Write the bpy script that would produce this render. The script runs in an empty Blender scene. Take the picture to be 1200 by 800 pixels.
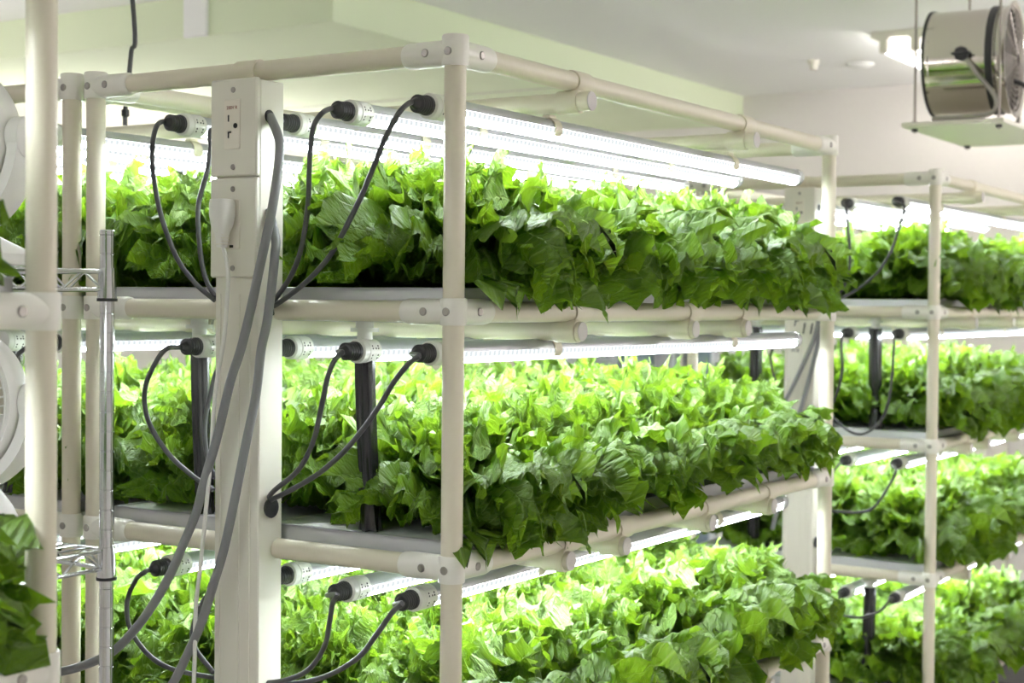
import bpy, bmesh, math, random
import numpy as np
from mathutils import Vector, Matrix
PI = math.pi
SC = bpy.context.scene
COL = SC.collection
rnd = random.Random(7)

# ------------------------------------------------------------------ camera
CAM = np.array([1.0635519674812461, -1.5500147587236006, 1.4592020276737143])
ROT = np.array([[0.8452672028432782, 0.5342743359983804, 0.008619146766957221],
                [-0.019947109384920277, 0.015430709152071755, 0.9996819524440012],
                [-0.5339714118046832, 0.8451702947386129, -0.023700300984575203]])
FPX = 1814.364543293023
cd = bpy.data.cameras.new('camera'); cam = bpy.data.objects.new('camera', cd); COL.objects.link(cam)
m = Matrix.Identity(4)
for i in range(3):
    m[i][0] = ROT[0][i]; m[i][1] = ROT[1][i]; m[i][2] = -ROT[2][i]; m[i][3] = CAM[i]
cam.matrix_world = m
cd.sensor_width = 36.0; cd.lens = FPX / 1200 * 36
cd.clip_start = 0.02; cd.clip_end = 60
cd.dof.use_dof = True; cd.dof.focus_distance = 1.98; cd.dof.aperture_fstop = 7.2
SC.camera = cam
SC.view_settings.view_transform = 'Standard'; SC.view_settings.look = 'None'
SC.view_settings.gamma = 1.0; SC.view_settings.use_curve_mapping = False
SC.view_settings.exposure = 0.34

def at(x, y, Y):
    """world point seen at photo pixel (x, y) on the plane at depth Y of the racks"""
    d = ROT.T @ np.array([(x - 600) / FPX, -(y - 400) / FPX, 1.0])
    return CAM + d * ((Y - CAM[1]) / d[1])

# ------------------------------------------------------------------ materials
MATS = {}
def mat(name, col, rough=0.5, metal=0.0, spec=0.5, bump=0.0, bscale=60, var=0.0, coat=0.0):
    mt = bpy.data.materials.new(name); mt.use_nodes = True
    nt = mt.node_tree; b = nt.nodes['Principled BSDF']
    b.inputs['Base Color'].default_value = (*col, 1); b.inputs['Roughness'].default_value = rough
    b.inputs['Metallic'].default_value = metal; b.inputs['Specular IOR Level'].default_value = spec
    b.inputs['Coat Weight'].default_value = coat
    tc = nt.nodes.new('ShaderNodeTexCoord')
    if bump or var:
        n = nt.nodes.new('ShaderNodeTexNoise'); n.inputs['Scale'].default_value = bscale; n.inputs['Detail'].default_value = 4
        nt.links.new(tc.outputs['Object'], n.inputs['Vector'])
        if bump:
            bp = nt.nodes.new('ShaderNodeBump'); bp.inputs['Strength'].default_value = bump; bp.inputs['Distance'].default_value = 0.002
            nt.links.new(n.outputs['Fac'], bp.inputs['Height']); nt.links.new(bp.outputs['Normal'], b.inputs['Normal'])
        if var:
            mx = nt.nodes.new('ShaderNodeMix'); mx.data_type = 'RGBA'
            mx.inputs['A'].default_value = (*[c * (1 - var) for c in col], 1); mx.inputs['B'].default_value = (*[min(1, c * (1 + var)) for c in col], 1)
            nt.links.new(n.outputs['Fac'], mx.inputs['Factor']); nt.links.new(mx.outputs['Result'], b.inputs['Base Color'])
    MATS[name] = mt
    return mt
M_pipe = mat('cream coated pipe', (.69, .64, .505), .34, spec=.5, var=.03, bscale=9)
M_joint = mat('ivory plastic joint', (.80, .78, .70), .30, spec=.5)
M_cap = mat('grey pipe cap', (.55, .52, .49), .5)
M_screw = mat('steel screw', (.36, .34, .31), .35, 1.0)
M_dark = mat('dark recess', (.02, .018, .016), .6)
M_tray = mat('satin aluminium tray', (.66, .66, .68), .42, .55, var=.05, bscale=14)
M_lid = mat('white foam planting board', (.80, .81, .79), .55, bump=.15, bscale=120)
M_duct = mat('cream plastic duct', (.77, .74, .64), .42, var=.02, bscale=6)
M_outlet = mat('ivory outlet face', (.80, .75, .65), .4)
M_ink = mat('dark red print', (.25, .06, .04), .7)
M_blackink = mat('black marker ink', (.02, .02, .025), .7)
M_blackrub = mat('black rubber', (.022, .022, .024), .42, bump=.2, bscale=200)
M_cord = mat('charcoal cord', (.055, .055, .058), .4)
M_grey = mat('grey sheathed cable', (.20, .20, .205), .42)
M_whitecord = mat('white plastic', (.82, .80, .75), .38)
M_film = mat('black plastic film', (.014, .014, .016), .22, spec=.6)
M_alu = mat('aluminium lamp housing', (.50, .51, .53), .38, .7)
M_coll = mat('ivory lamp collar', (.80, .80, .74), .3)
M_endcap = mat('clear lamp end', (.75, .77, .80), .15)
M_chrome = mat('chrome', (.74, .75, .77), .16, 1.0)
M_steel = mat('polished steel drum', (.60, .56, .50), .13, 1.0, bump=.04, bscale=8)
M_fanwhite = mat('white fan plastic', (.80, .78, .74), .4)
M_fangrille = mat('cream fan blade', (.66, .60, .50), .5)
M_wall = mat('off white painted wall', (.74, .705, .675), .8, bump=.06, bscale=90, var=.03)
M_ceil = mat('white ceiling board', (.90, .895, .89), .8, bump=.05, bscale=120, var=.02)
M_soffit = mat('bounce tinted soffit', (.74, .81, .59), .75, var=.02, bscale=5)  # green bounce light from the lettuce is put into this colour
M_floor = mat('pale vinyl floor', (.80, .79, .77), .45, var=.10, bscale=5)
M_shelfboard = mat('cream melamine board', (.74, .71, .62), .5)
M_cabinet = mat('pale grey enamel', (.62, .63, .66), .4)
M_slat = mat('grey louvre', (.36, .36, .40), .45)
M_blue = mat('blue grey plastic', (.20, .26, .31), .5)
M_bench = mat('black rubber mat', (.02, .019, .018), .5)
M_rod = mat('zinc rod', (.30, .27, .24), .4, .8)

def emis(name, col, strength, dots=0.0):
    mt = bpy.data.materials.new(name); mt.use_nodes = True; nt = mt.node_tree
    for n in list(nt.nodes): nt.nodes.remove(n)
    out = nt.nodes.new('ShaderNodeOutputMaterial'); e = nt.nodes.new('ShaderNodeEmission')
    e.inputs['Color'].default_value = (*col, 1); e.inputs['Strength'].default_value = strength
    if dots:
        tc = nt.nodes.new('ShaderNodeTexCoord'); sp = nt.nodes.new('ShaderNodeSeparateXYZ')
        nt.links.new(tc.outputs['Object'], sp.inputs[0])
        a = nt.nodes.new('ShaderNodeMath'); a.operation = 'MULTIPLY'; a.inputs[1].default_value = 2 * PI / 0.011
        s = nt.nodes.new('ShaderNodeMath'); s.operation = 'SINE'
        nt.links.new(sp.outputs['Y'], a.inputs[0]); nt.links.new(a.outputs[0], s.inputs[0])
        x = nt.nodes.new('ShaderNodeMath'); x.operation = 'ABSOLUTE'; nt.links.new(sp.outputs['X'], x.inputs[0])
        r = nt.nodes.new('ShaderNodeMapRange'); r.inputs['From Min'].default_value = 0.0085; r.inputs['From Max'].default_value = 0.0128; r.interpolation_type = 'SMOOTHSTEP'
        r.inputs['To Min'].default_value = 1.0; r.inputs['To Max'].default_value = 0.0135
        nt.links.new(x.outputs[0], r.inputs['Value'])
        g = nt.nodes.new('ShaderNodeMath'); g.operation = 'MULTIPLY_ADD'; g.inputs[1].default_value = dots; g.inputs[2].default_value = 1.0
        nt.links.new(s.outputs[0], g.inputs[0])
        f = nt.nodes.new('ShaderNodeMath'); f.operation = 'MULTIPLY'
        nt.links.new(g.outputs[0], f.inputs[0]); nt.links.new(r.outputs[0], f.inputs[1])
        k = nt.nodes.new('ShaderNodeMath'); k.operation = 'MULTIPLY'; k.inputs[1].default_value = strength
        nt.links.new(f.outputs[0], k.inputs[0]); nt.links.new(k.outputs[0], e.inputs['Strength'])
    nt.links.new(e.outputs[0], out.inputs[0])
    MATS[name] = mt
    return mt
LED = 63.0
M_led = emis('led diffuser', (.90, .97, 1.0), LED, 0.24)
M_lamp = emis('ceiling lamp tube', (1.0, .96, .92), 13.0)
M_fill_low = emis('dim added fill tube', (1.0, .98, .98), 15.0)  # glow of the fill lamp added at the left
M_fill_wall = emis('added wall fill tube', (1.0, .965, 1.0), 21.0)  # glow of the fill lamp added on the left wall
M_fill = emis('added fill tube', (1.0, .965, 1.0), 62.0)  # glow of the unseen uplights added for room brightness

def leaf_material():
    mt = bpy.data.materials.new('lettuce leaf'); mt.use_nodes = True; nt = mt.node_tree
    b = nt.nodes['Principled BSDF']; out = nt.nodes['Material Output']
    N = nt.nodes.new; L = nt.links.new
    uv = N('ShaderNodeUVMap'); uv.uv_map = 'UVMap'
    sp = N('ShaderNodeSeparateXYZ'); L(uv.outputs[0], sp.inputs[0])
    def math_(op, a, b_=None, c=None):
        n = N('ShaderNodeMath'); n.operation = op
        for i, v in enumerate((a, b_, c)):
            if v is None: continue
            if isinstance(v, (int, float)): n.inputs[i].default_value = v
            else: L(v, n.inputs[i])
        return n.outputs[0]
    ax = math_('ABSOLUTE', sp.outputs['X'])
    # midrib, wider towards the stem
    wid = math_('MULTIPLY_ADD', sp.outputs['Y'], -0.045, 0.055)
    mid = math_('SUBTRACT', 1.0, math_('DIVIDE', ax, math_('MAXIMUM', wid, 0.012)))
    mid = math_('MAXIMUM', mid, 0.0)
    # side veins running up and out from the midrib
    nz = N('ShaderNodeTexNoise'); nz.inputs['Scale'].default_value = 6; L(uv.outputs[0], nz.inputs['Vector'])
    ph = math_('ADD', math_('SUBTRACT', sp.outputs['Y'], math_('MULTIPLY', ax, 0.85)), math_('MULTIPLY', nz.outputs['Fac'], 0.16))
    sv = math_('ABSOLUTE', math_('SINE', math_('MULTIPLY', ph, 22.0)))
    sv = math_('MAXIMUM', math_('SUBTRACT', 1.0, math_('MULTIPLY', sv, 5.0)), 0.0)
    vor = N('ShaderNodeTexVoronoi'); vor.feature = 'DISTANCE_TO_EDGE'; vor.inputs['Scale'].default_value = 22; L(uv.outputs[0], vor.inputs['Vector'])
    fine = math_('MAXIMUM', math_('SUBTRACT', 1.0, math_('MULTIPLY', vor.outputs['Distance'], 14.0)), 0.0)
    vein = math_('MINIMUM', math_('ADD', mid, math_('MULTIPLY', sv, 0.45)), 1.0)
    vein = math_('MINIMUM', math_('ADD', vein, math_('MULTIPLY', fine, 0.10)), 1.0)
    oi = N('ShaderNodeObjectInfo'); tc = N('ShaderNodeTexCoord')
    n2 = N('ShaderNodeTexNoise'); n2.inputs['Scale'].default_value = 22; n2.inputs['Detail'].default_value = 3; L(tc.outputs['Object'], n2.inputs['Vector'])
    at_ = N('ShaderNodeAttribute'); at_.attribute_name = 'age'; at_.attribute_type = 'GEOMETRY'
    blade = N('ShaderNodeMix'); blade.data_type = 'RGBA'
    blade.inputs['A'].default_value = (.064, .148, .0008, 1); blade.inputs['B'].default_value = (.118, .226, .006, 1)
    k = math_('ADD', math_('MULTIPLY', n2.outputs['Fac'], 0.5), math_('MULTIPLY', at_.outputs['Fac'], 0.55))
    k = math_('MINIMUM', math_('ADD', k, math_('MULTIPLY', oi.outputs['Random'], 0.15)), 1.0)
    L(k, blade.inputs['Factor'])
    colr = N('ShaderNodeMix'); colr.data_type = 'RGBA'; L(vein, colr.inputs['Factor'])
    L(blade.outputs['Result'], colr.inputs['A']); colr.inputs['B'].default_value = (.29, .43, .13, 1)
    L(colr.outputs['Result'], b.inputs['Base Color'])
    b.inputs['Roughness'].default_value = 0.40
    L(math_('MULTIPLY_ADD', at_.outputs['Fac'], 1.15, 0.22), b.inputs['Specular IOR Level'])
    n3 = N('ShaderNodeTexNoise'); n3.inputs['Scale'].default_value = 30; n3.inputs['Detail'].default_value = 6; L(uv.outputs[0], n3.inputs['Vector'])
    n4 = N('ShaderNodeTexNoise'); n4.inputs['Scale'].default_value = 11; n4.inputs['Detail'].default_value = 2; L(uv.outputs[0], n4.inputs['Vector'])
    h = math_('SUBTRACT', math_('ADD', math_('MULTIPLY', n3.outputs['Fac'], 0.9), math_('MULTIPLY', n4.outputs['Fac'], 1.3)), math_('MULTIPLY', vein, 0.5))
    bp = N('ShaderNodeBump'); bp.inputs['Strength'].default_value = 1.0; bp.inputs['Distance'].default_value = 0.0060
    L(h, bp.inputs['Height']); L(bp.outputs['Normal'], b.inputs['Normal'])
    tr = N('ShaderNodeBsdfTranslucent'); tm = N('ShaderNodeMix'); tm.data_type = 'RGBA'; L(vein, tm.inputs['Factor'])
    tm.inputs['A'].default_value = (.20, .37, .012, 1); tm.inputs['B'].default_value = (.38, .53, .09, 1)
    L(tm.outputs['Result'], tr.inputs['Color']); L(bp.outputs['Normal'], tr.inputs['Normal'])
    ms = N('ShaderNodeMixShader'); ms.inputs[0].default_value = 0.33
    L(b.outputs[0], ms.inputs[1]); L(tr.outputs[0], ms.inputs[2]); L(ms.outputs[0], out.inputs['Surface'])
    return mt
M_leaf = leaf_material()

# ------------------------------------------------------------------ mesh helpers
ORG = {}
def norm(v):
    v = np.asarray(v, float); return v / max(1e-12, np.linalg.norm(v))
class MB:
    def __init__(s): s.v = []; s.f = []; s.mi = []
    def add(s, V, F, mi=0):
        o = len(s.v); s.v += [tuple(map(float, p)) for p in V]
        for f in F: s.f.append([i + o for i in f]); s.mi.append(mi)
        return s
    def box(s, lo, hi, bev=0.0015, mi=0):
        lo = np.array(lo, float); hi = np.array(hi, float); c = (lo + hi) / 2; h = (hi - lo) / 2
        b = min(bev, h.min() * .9); V = []; idx = {}
        for sx in (-1, 1):
            for sy in (-1, 1):
                for sz in (-1, 1):
                    for a in range(3):
                        sg = np.array([sx, sy, sz]); p = h - b; p = p.copy(); p[a] = h[a]
                        idx[(sx, sy, sz, a)] = len(V); V.append(c + sg * p)
        F = []
        def face(ids):
            P = [V[i] for i in ids]; n = np.cross(P[1] - P[0], P[2] - P[0])
            if np.dot(n, sum(P) / len(P) - c) < 0: ids = ids[::-1]
            F.append(ids)
        for a in range(3):
            o = [i for i in range(3) if i != a]
            for sg in (-1, 1):
                ids = []
                for u, w in ((-1, -1), (1, -1), (1, 1), (-1, 1)):
                    t = [0, 0, 0]; t[a] = sg; t[o[0]] = u; t[o[1]] = w; ids.append(idx[(*t, a)])
                face(ids)
            for u in (-1, 1):
                for w in (-1, 1):
                    t1 = [0, 0, 0]; t1[a] = -1; t1[o[0]] = u; t1[o[1]] = w; t2 = list(t1); t2[a] = 1
                    face([idx[(*t1, o[0])], idx[(*t2, o[0])], idx[(*t2, o[1])], idx[(*t1, o[1])]])
        for sx in (-1, 1):
            for sy in (-1, 1):
                for sz in (-1, 1): face([idx[(sx, sy, sz, a)] for a in range(3)])
        return s.add(V, F, mi)
    def tube(s, P, r, seg=14, cap=True, mi=0):
        P = [np.array(p, float) for p in P]; n = len(P)
        T = [norm(P[min(i + 1, n - 1)] - P[max(i - 1, 0)]) for i in range(n)]
        up = np.array([0, 0, 1.0]) if abs(T[0][2]) < .9 else np.array([1.0, 0, 0])
        a = norm(np.cross(T[0], up)); V = []
        for i in range(n):
            a = norm(a - T[i] * np.dot(a, T[i])); b = np.cross(T[i], a)
            ri = r[i] if hasattr(r, '__len__') else r
            for k in range(seg):
                t = 2 * PI * k / seg; V.append(P[i] + ri * (math.cos(t) * a + math.sin(t) * b))
        F = [[i * seg + k, i * seg + (k + 1) % seg, (i + 1) * seg + (k + 1) % seg, (i + 1) * seg + k] for i in range(n - 1) for k in range(seg)]
        if cap: F += [list(range(seg))[::-1], [(n - 1) * seg + k for k in range(seg)]]
        return s.add(V, F, mi)
    def lathe(s, p, d, prof, seg=24, mi=0):
        """prof: (distance along d, radius) pairs"""
        p = np.array(p, float); d = norm(d); up = np.array([0, 0, 1.0]) if abs(d[2]) < .9 else np.array([1.0, 0, 0])
        a = norm(np.cross(d, up)); b = np.cross(d, a); V = []
        for t, r in prof:
            for k in range(seg):
                q = 2 * PI * k / seg; V.append(p + d * t + max(r, 1e-5) * (math.cos(q) * a + math.sin(q) * b))
        n = len(prof)
        F = [[i * seg + k, i * seg + (k + 1) % seg, (i + 1) * seg + (k + 1) % seg, (i + 1) * seg + k] for i in range(n - 1) for k in range(seg)]
        if prof[0][1] > 1e-4: F.append(list(range(seg))[::-1])
        if prof[-1][1] > 1e-4: F.append([(n - 1) * seg + k for k in range(seg)])
        return s.add(V, F, mi)
    def extr(s, poly, w, mi=0):
        """closed outline of 3-D points extruded along vector w"""
        n = len(poly); w = np.array(w, float); V = [np.array(p, float) for p in poly]; V += [p + w for p in V]
        F = [list(range(n))[::-1], list(range(n, 2 * n))] + [[i, (i + 1) % n, n + (i + 1) % n, n + i] for i in range(n)]
        return s.add(V, F, mi)
    def build(s, name, mats, parent=None, org=None, sharp=38):
        me = bpy.data.meshes.new(name)
        o = bpy.data.objects.new(name, me); COL.objects.link(o)
        if parent is not None:
            o.parent = parent; base = ORG[parent.name]; ORG[o.name] = base
        else:
            V = np.array(s.v)
            base = np.array(org, float) if org is not None else np.array([V[:, 0].mean(), V[:, 1].mean(), V[:, 2].min()])
            o.location = base; ORG[o.name] = base
        V = np.array(s.v) - base
        me.from_pydata([tuple(p) for p in V], [], s.f)
        for mt in (mats if isinstance(mats, (list, tuple)) else [mats]): me.materials.append(mt)
        me.polygons.foreach_set('material_index', s.mi)
        me.polygons.foreach_set('use_smooth', [True] * len(s.f))
        me.update(); me.validate()
        bm = bmesh.new(); bm.from_mesh(me); bmesh.ops.recalc_face_normals(bm, faces=bm.faces); bm.to_mesh(me); bm.free()
        me.set_sharp_from_angle(angle=math.radians(sharp))
        return o
def tag(o, label, cat, group=None):
    o['label'] = label; o['category'] = cat
    if group: o['group'] = group
    return o
def empty(name, loc, label, cat, group=None):
    o = bpy.data.objects.new(name, None); COL.objects.link(o); o.location = loc; o.empty_display_size = .05
    ORG[o.name] = np.array(loc, float)
    return tag(o, label, cat, group)
KIDS = {}
def kids(o): return [c for c in COL.objects if c.parent == o]
def copy_tree(o, parent=None, loc=None, cache={}):
    c = o.copy(); COL.objects.link(c)
    if parent is not None: c.parent = parent
    if loc is not None: c.location = loc; ORG[c.name] = np.array(loc, float)
    if o.name not in cache: cache[o.name] = kids(o)
    for ch in cache[o.name]: copy_tree(ch, c)
    return c
def struct(o): o['kind'] = 'structure'; return o
def smooth_path(P, n=8):
    """Catmull-Rom through the points"""
    P = [np.array(p, float) for p in P]; Q = [2 * P[0] - P[1]] + P + [2 * P[-1] - P[-2]]; out = []
    for i in range(1, len(Q) - 2):
        for k in range(n):
            t = k / n
            out.append(.5 * ((2 * Q[i]) + (-Q[i - 1] + Q[i + 1]) * t + (2 * Q[i - 1] - 5 * Q[i] + 4 * Q[i + 1] - Q[i + 2]) * t * t + (-Q[i - 1] + 3 * Q[i] - 3 * Q[i + 1] + Q[i + 2]) * t ** 3))
    out.append(P[-1]); return out

# ------------------------------------------------------------------ room
CEIL = 2.36
X0, X1, Y0, Y1 = -3.6, 3.0, -4.2, 4.6
def slab(name, lo, hi, mt): return struct(MB().box(lo, hi, .0005).build(name, mt))
slab('floor', (X0 - .1, Y0 - .1, -.1), (X1 + .1, Y1 + .1, 0), M_floor)
slab('ceiling', (X0 - .1, Y0 - .1, CEIL), (X1 + .1, Y1 + .1, CEIL + .1), M_ceil)
slab('wall_back', (X0 - .1, Y1, 0), (X1 + .1, Y1 + .1, CEIL), M_wall)
slab('wall_front', (X0 - .1, Y0 - .1, 0), (X1 + .1, Y0, CEIL), M_wall)
slab('wall_left', (X0 - .1, Y0, 0), (X0, Y1, CEIL), M_wall)
slab('wall_right', (X1, Y0, 0), (X1 + .1, Y1, CEIL), M_wall)
# dropped ceiling box along the left side, with a batten on its front and a panel seam underneath
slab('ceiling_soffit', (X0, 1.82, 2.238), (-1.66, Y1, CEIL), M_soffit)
slab('trim_1', (-2.215, 1.808, 2.238), (-2.125, 1.82, CEIL), M_ceil)
slab('trim_2', (X0, 2.30, 2.2345), (-1.66, 2.306, 2.238), M_cap)
slab('trim_3', (X0, 3.22, 2.2345), (-1.66, 3.226, 2.238), M_cap)
slab('baseboard_back', (X0, Y1 - .012, 0), (X1, Y1, .08), M_cap)
# ------------------------------------------------------------------ pipe racks
W, L, PITCH = .6188, 1.2517, .313
ZT = 1.763
LV = [ZT - PITCH * k for k in range(6)]           # top frame, then five shelves
PR, JR = .0134, .0166
XS = (0.0, -W); YS = (0.0, L)
CROSS = [(.275, .83), (.275, .63, .83), (.25, .41, .70, .95), (.25, .63, .95), (.25, .95), (.25, .95)]
PANX = (-.358, -.278)

def screw(parent, p, d):
    m_ = MB(); m_.lathe(p, d, [(-.002, .0052), (.0008, .0052), (.0016, .0042), (.0016, .0028)], 14, 0)
    m_.lathe(np.array(p) + np.array(d) * .0003, d, [(0, .0028), (.0008, .0026)], 6, 1)
    return m_.build('screw', [M_screw, M_dark], parent)

def make_rack(loc, label):
    root = empty('pipe_rack', loc, label, 'plant rack')
    o = np.array(loc)
    for x in XS:
        for y in YS:
            p = MB().tube([o + (x, y, .03), o + (x, y, ZT + .012)], PR, 28).build('post', M_pipe, root)
            MB().lathe(o + (x, y, 0), (0, 0, 1), [(0, .022), (.006, .022), (.014, .0175), (.05, .0175)], 20).build('foot', M_cap, root)
    for k, z in enumerate(LV):
        g0, g1 = PANX
        MB().tube([o + (-W, 0, z), o + (g0 - .001, 0, z)] if k else [o + (-W, 0, z), o + (0, 0, z)], PR, 24).build('rail', M_pipe, root)
        if k: MB().tube([o + (g1 + .001, 0, z), o + (0, 0, z)], PR, 24).build('rail', M_pipe, root)
        MB().tube([o + (-W, L, z), o + (0, L, z)], PR, 24).build('rail', M_pipe, root)
        for x in XS: MB().tube([o + (x, 0, z), o + (x, L, z)], PR, 24).build('rail', M_pipe, root)
        for y in CROSS[k]:
            zc = z - (.0285 if k == 0 else .0262 if k == 1 else .022)
            XO = .034 if k == 0 else .023
            c = MB().tube([o + (-W - XO, y, zc), o + (XO, y, zc)], .0134, 24).build('cross_pipe', M_pipe, root)
            q = MB()
            for sx in (-1, 1):
                q = MB(); e = o + ((XO if sx > 0 else -W - XO), y, zc); q.lathe(e, (sx, 0, 0), [(-.001, .0134), (.0012, .0128)], 20)
                q.build('pipe_end', M_cap, c)
            for x in XS:
                q = MB(); sx = 1 if x == 0 else -1
                ring = [(-.021, .0136), (-.021, .0155), (-.019, .0160), (.019, .0160), (.021, .0155), (.021, .0136)]
                q.lathe(o + (x, y + .022, z), (0, 1, 0), ring, 24)
                q.lathe(o + (x, y, zc), (1, 0, 0), [(t * .8, r) for t, r in ring], 24)
                q.box(o + (x - .008, y - .004, zc + .004), o + (x + .008, y + .02, z - .006), .002)
                q.build('pipe_clamp', M_pipe, root)
        if k == 0:      # clamp above the duct
            MB().lathe(o + (PANX[0] + .03, 0, z), (1, 0, 0), [(-.018, .0136), (-.018, .0158), (.018, .0158), (.018, .0136)], 24).build('pipe_clamp', M_pipe, root)
        for x in XS:
            for y in YS:
                dx = -1 if x == 0 else 1; dy = 1 if y == 0 else -1
                q = MB()
                zl, zh = (-.0165, .0165) if k else (-.0165, .021)
                q.lathe(o + (x, y, z), (0, 0, 1), [(zl, .0135), (zl, .0160), (zl + .0015, JR), (zh - .002, JR), (zh, .0155), (zh, .0135 if k else 0.0)], 28)
                for d in ((dx, 0, 0), (0, dy, 0)):
                    q.lathe(o + (x, y, z), d, [(0, JR - .0006), (.064, JR - .0004), (.069, .0155), (.072, .0138), (.072, .0133)], 28)
                j = q.build('joint', M_joint, root)
                s = -1 if y == 0 else 1
                screw(j, o + (x + dx * .034, y + s * .0160, z), (0, s, 0))
                screw(j, o + (x, y + s * .0164, z), (0, s, 0))
                s2 = 1 if x == 0 else -1
                screw(j, o + (x + s2 * .0160, y + dy * .034, z), (s2, 0, 0))
    return root

A = (0, 0, 0); B = (-.036, 2.033, 0); D = (-.6612, -.006, 0); C = (.0, -.632 - L, 0)
rackA = make_rack(A, 'cream pipe rack in the middle, nearest full rack, grey cables down its duct')
def rack_copy(loc, label):
    r = copy_tree(rackA, None, loc); r['label'] = label; return r
rackB = rack_copy(B, 'cream pipe rack behind on the right, below the hanging drum fan')
rackD = rack_copy(D, 'cream pipe rack mostly hidden at the left, its post touching the middle rack')
rackC = rack_copy(C, 'cream pipe rack nearest the camera, thick blurred post at the left edge')
NAME = {'A': 'middle rack', 'B': 'far right rack', 'D': 'hidden left rack', 'C': 'near left-edge rack'}
TIER = {1: 'top', 2: 'second', 3: 'third', 4: 'fourth'}
ORI = {'A': A, 'B': B, 'C': C, 'D': D}

# ------------------------------------------------------------------ trays
def make_tray(loc):
    root = empty('grow_tray', loc, 'x', 'tray'); o = np.array(loc)
    q = MB(); x0, x1, y0, y1, h = -.60, -.0165, .0165, L - .0165, .044
    # folded sheet pan: four walls with rolled lip, and a bottom
    for lo, hi in (((x0, y0, 0), (x1, y1, .002)), ((x0, y0, 0), (x0 + .003, y1, h)), ((x1 - .003, y0, 0), (x1, y1, h)),
                   ((x0, y0, 0), (x1, y0 + .003, h)), ((x0, y1 - .003, 0), (x1, y1, h)), ((x0, y0, h - .005), (x1, y0 + .007, h)),
                   ((x0, y1 - .007, h - .005), (x1, y1, h)), ((x0, y0, h - .005), (x0 + .007, y1, h)), ((x1 - .007, y0, h - .005), (x1, y1, h))):
        q.box(o + lo, o + hi, .0008)
    q.build('pan', M_tray, root)
    q = MB(); q.box(o + (x0 + .008, y0 + .008, h - .006), o + ((x0 + x1) / 2 - .001, y1 - .008, h - .001), .001)
    q.box(o + ((x0 + x1) / 2 + .001, y0 + .008, h - .006), o + (x1 - .008, y1 - .008, h - .001), .001)
    q.build('planting_board', M_lid, root)
    return root
tray0 = None
SHELVES = [('A', 1), ('A', 2), ('A', 3), ('B', 1), ('B', 2), ('B', 3), ('B', 4), ('D', 1), ('D', 2), ('D', 3), ('C', 1), ('C', 2)]
for r, k in SHELVES:
    loc = np.array(ORI[r]) + (0, 0, LV[k] - .0142)
    if tray0 is None: t = tray0 = make_tray(loc)
    else: t = copy_tree(tray0, None, loc)
    tag(t, 'grey metal grow tray under lettuce on the %s shelf of the %s' % (TIER[k], NAME[r]), 'tray', 'metal grow trays')

# ------------------------------------------------------------------ LED grow lights
TL = 1.195
def make_light():
    root = empty('led_grow_light', (0, 0, 0), 'x', 'grow light'); R = .0142
    # local frame: near end at the origin, runs along +Y
    q = MB(); seg = 10
    def arc(a0, a1, r, mi=0, n=8, cap=False):
        V = []; 
        for y in (.034, TL - .02):
            for i in range(n + 1):
                t = a0 + (a1 - a0) * i / n; V.append((r * math.cos(t), y, r * math.sin(t)))
        F = [[i, i + 1, n + 1 + i + 1, n + 1 + i] for i in range(n)]
        return V, F
    V, F = arc(math.radians(4), math.radians(176), R, n=12); q.add(V, F)
    q.box((-R * .96, .035, R * .06), (R * .96, TL - .02, R * .12), .0003)
    q.build('housing', M_alu, root)
    q = MB(); V, F = arc(math.radians(178), math.radians(362), R * .98, n=12); q.add(V, F)
    dob = q.build('diffuser', M_led, root)
    q = MB(); q.lathe((0, 0, 0), (0, 1, 0), [(0, .0135), (.0015, .0156), (.010, .0159), (.0108, .0150), (.0116, .0150), (.0124, .0159), (.033, .0156), (.036, .0148), (.036, .013)], 26)
    for a in (-35, -20, 12, 25, 200, 215):
        for yy in (.0165, .023, .028):
            t = math.radians(a); n = np.array((math.cos(t), 0, math.sin(t))); p = n * .0157 + (0, yy, 0)
            if (a * 7 + int(yy * 1000)) % 3: q.lathe(p - n * .0004, n, [(0, .0014), (.0006, .0012)], 8, 1)
    q.build('collar', [M_coll, M_blackink], root)
    MB().lathe((0, TL - .022, 0), (0, 1, 0), [(0, .0152), (.018, .0152), (.022, .013), (.022, 0)], 24).build('end_cap', M_endcap, root)
    for y in (.29, .60, .885):
        if y == .60: continue
        q = MB(); pts = []
        for i in range(15):
            t = math.radians(-38 + 256 * i / 14); pts.append((math.cos(t), math.sin(t)))
        poly = [np.array((.0165 * c_, y - .009, .0165 * s_)) for c_, s_ in pts] + [np.array((.0145 * c_, y - .009, .0145 * s_)) for c_, s_ in pts[::-1]]
        n = len(pts); w = np.array((0, .018, 0)); V = poly + [p + w for p in poly]; m2 = 2 * n; F = []
        for i in range(n - 1):
            F += [[i, i + 1, m2 - 2 - i, m2 - 1 - i][::-1], [m2 + i, m2 + i + 1, m2 + m2 - 2 - i, m2 + m2 - 1 - i], [i, i + 1, m2 + i + 1, m2 + i], [m2 - 1 - i, m2 - 2 - i, m2 + m2 - 2 - i, m2 + m2 - 1 - i]]
        F += [[0, m2, m2 + m2 - 1, m2 - 1], [n - 1, n, m2 + n, m2 + n - 1]]
        q.add(V, F); q.box((-.006, y - .009, .0150), (.006, y + .009, .0195), .001)
        q.build('clip', M_pipe, root)
    return root
LOBJ = {}
light0 = make_light(); first_light = [True]
TX = {'A': (-.040, -.163, -.31, -.452), 'B': (-.085, -.21, -.345, -.48), 'D': (-.045, -.165, -.31, -.455), 'C': (-.045, -.165, -.31, -.455)}
PLACE = ['aisle-side tube', 'second from aisle side', 'third from aisle side', 'innermost tube']
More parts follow.
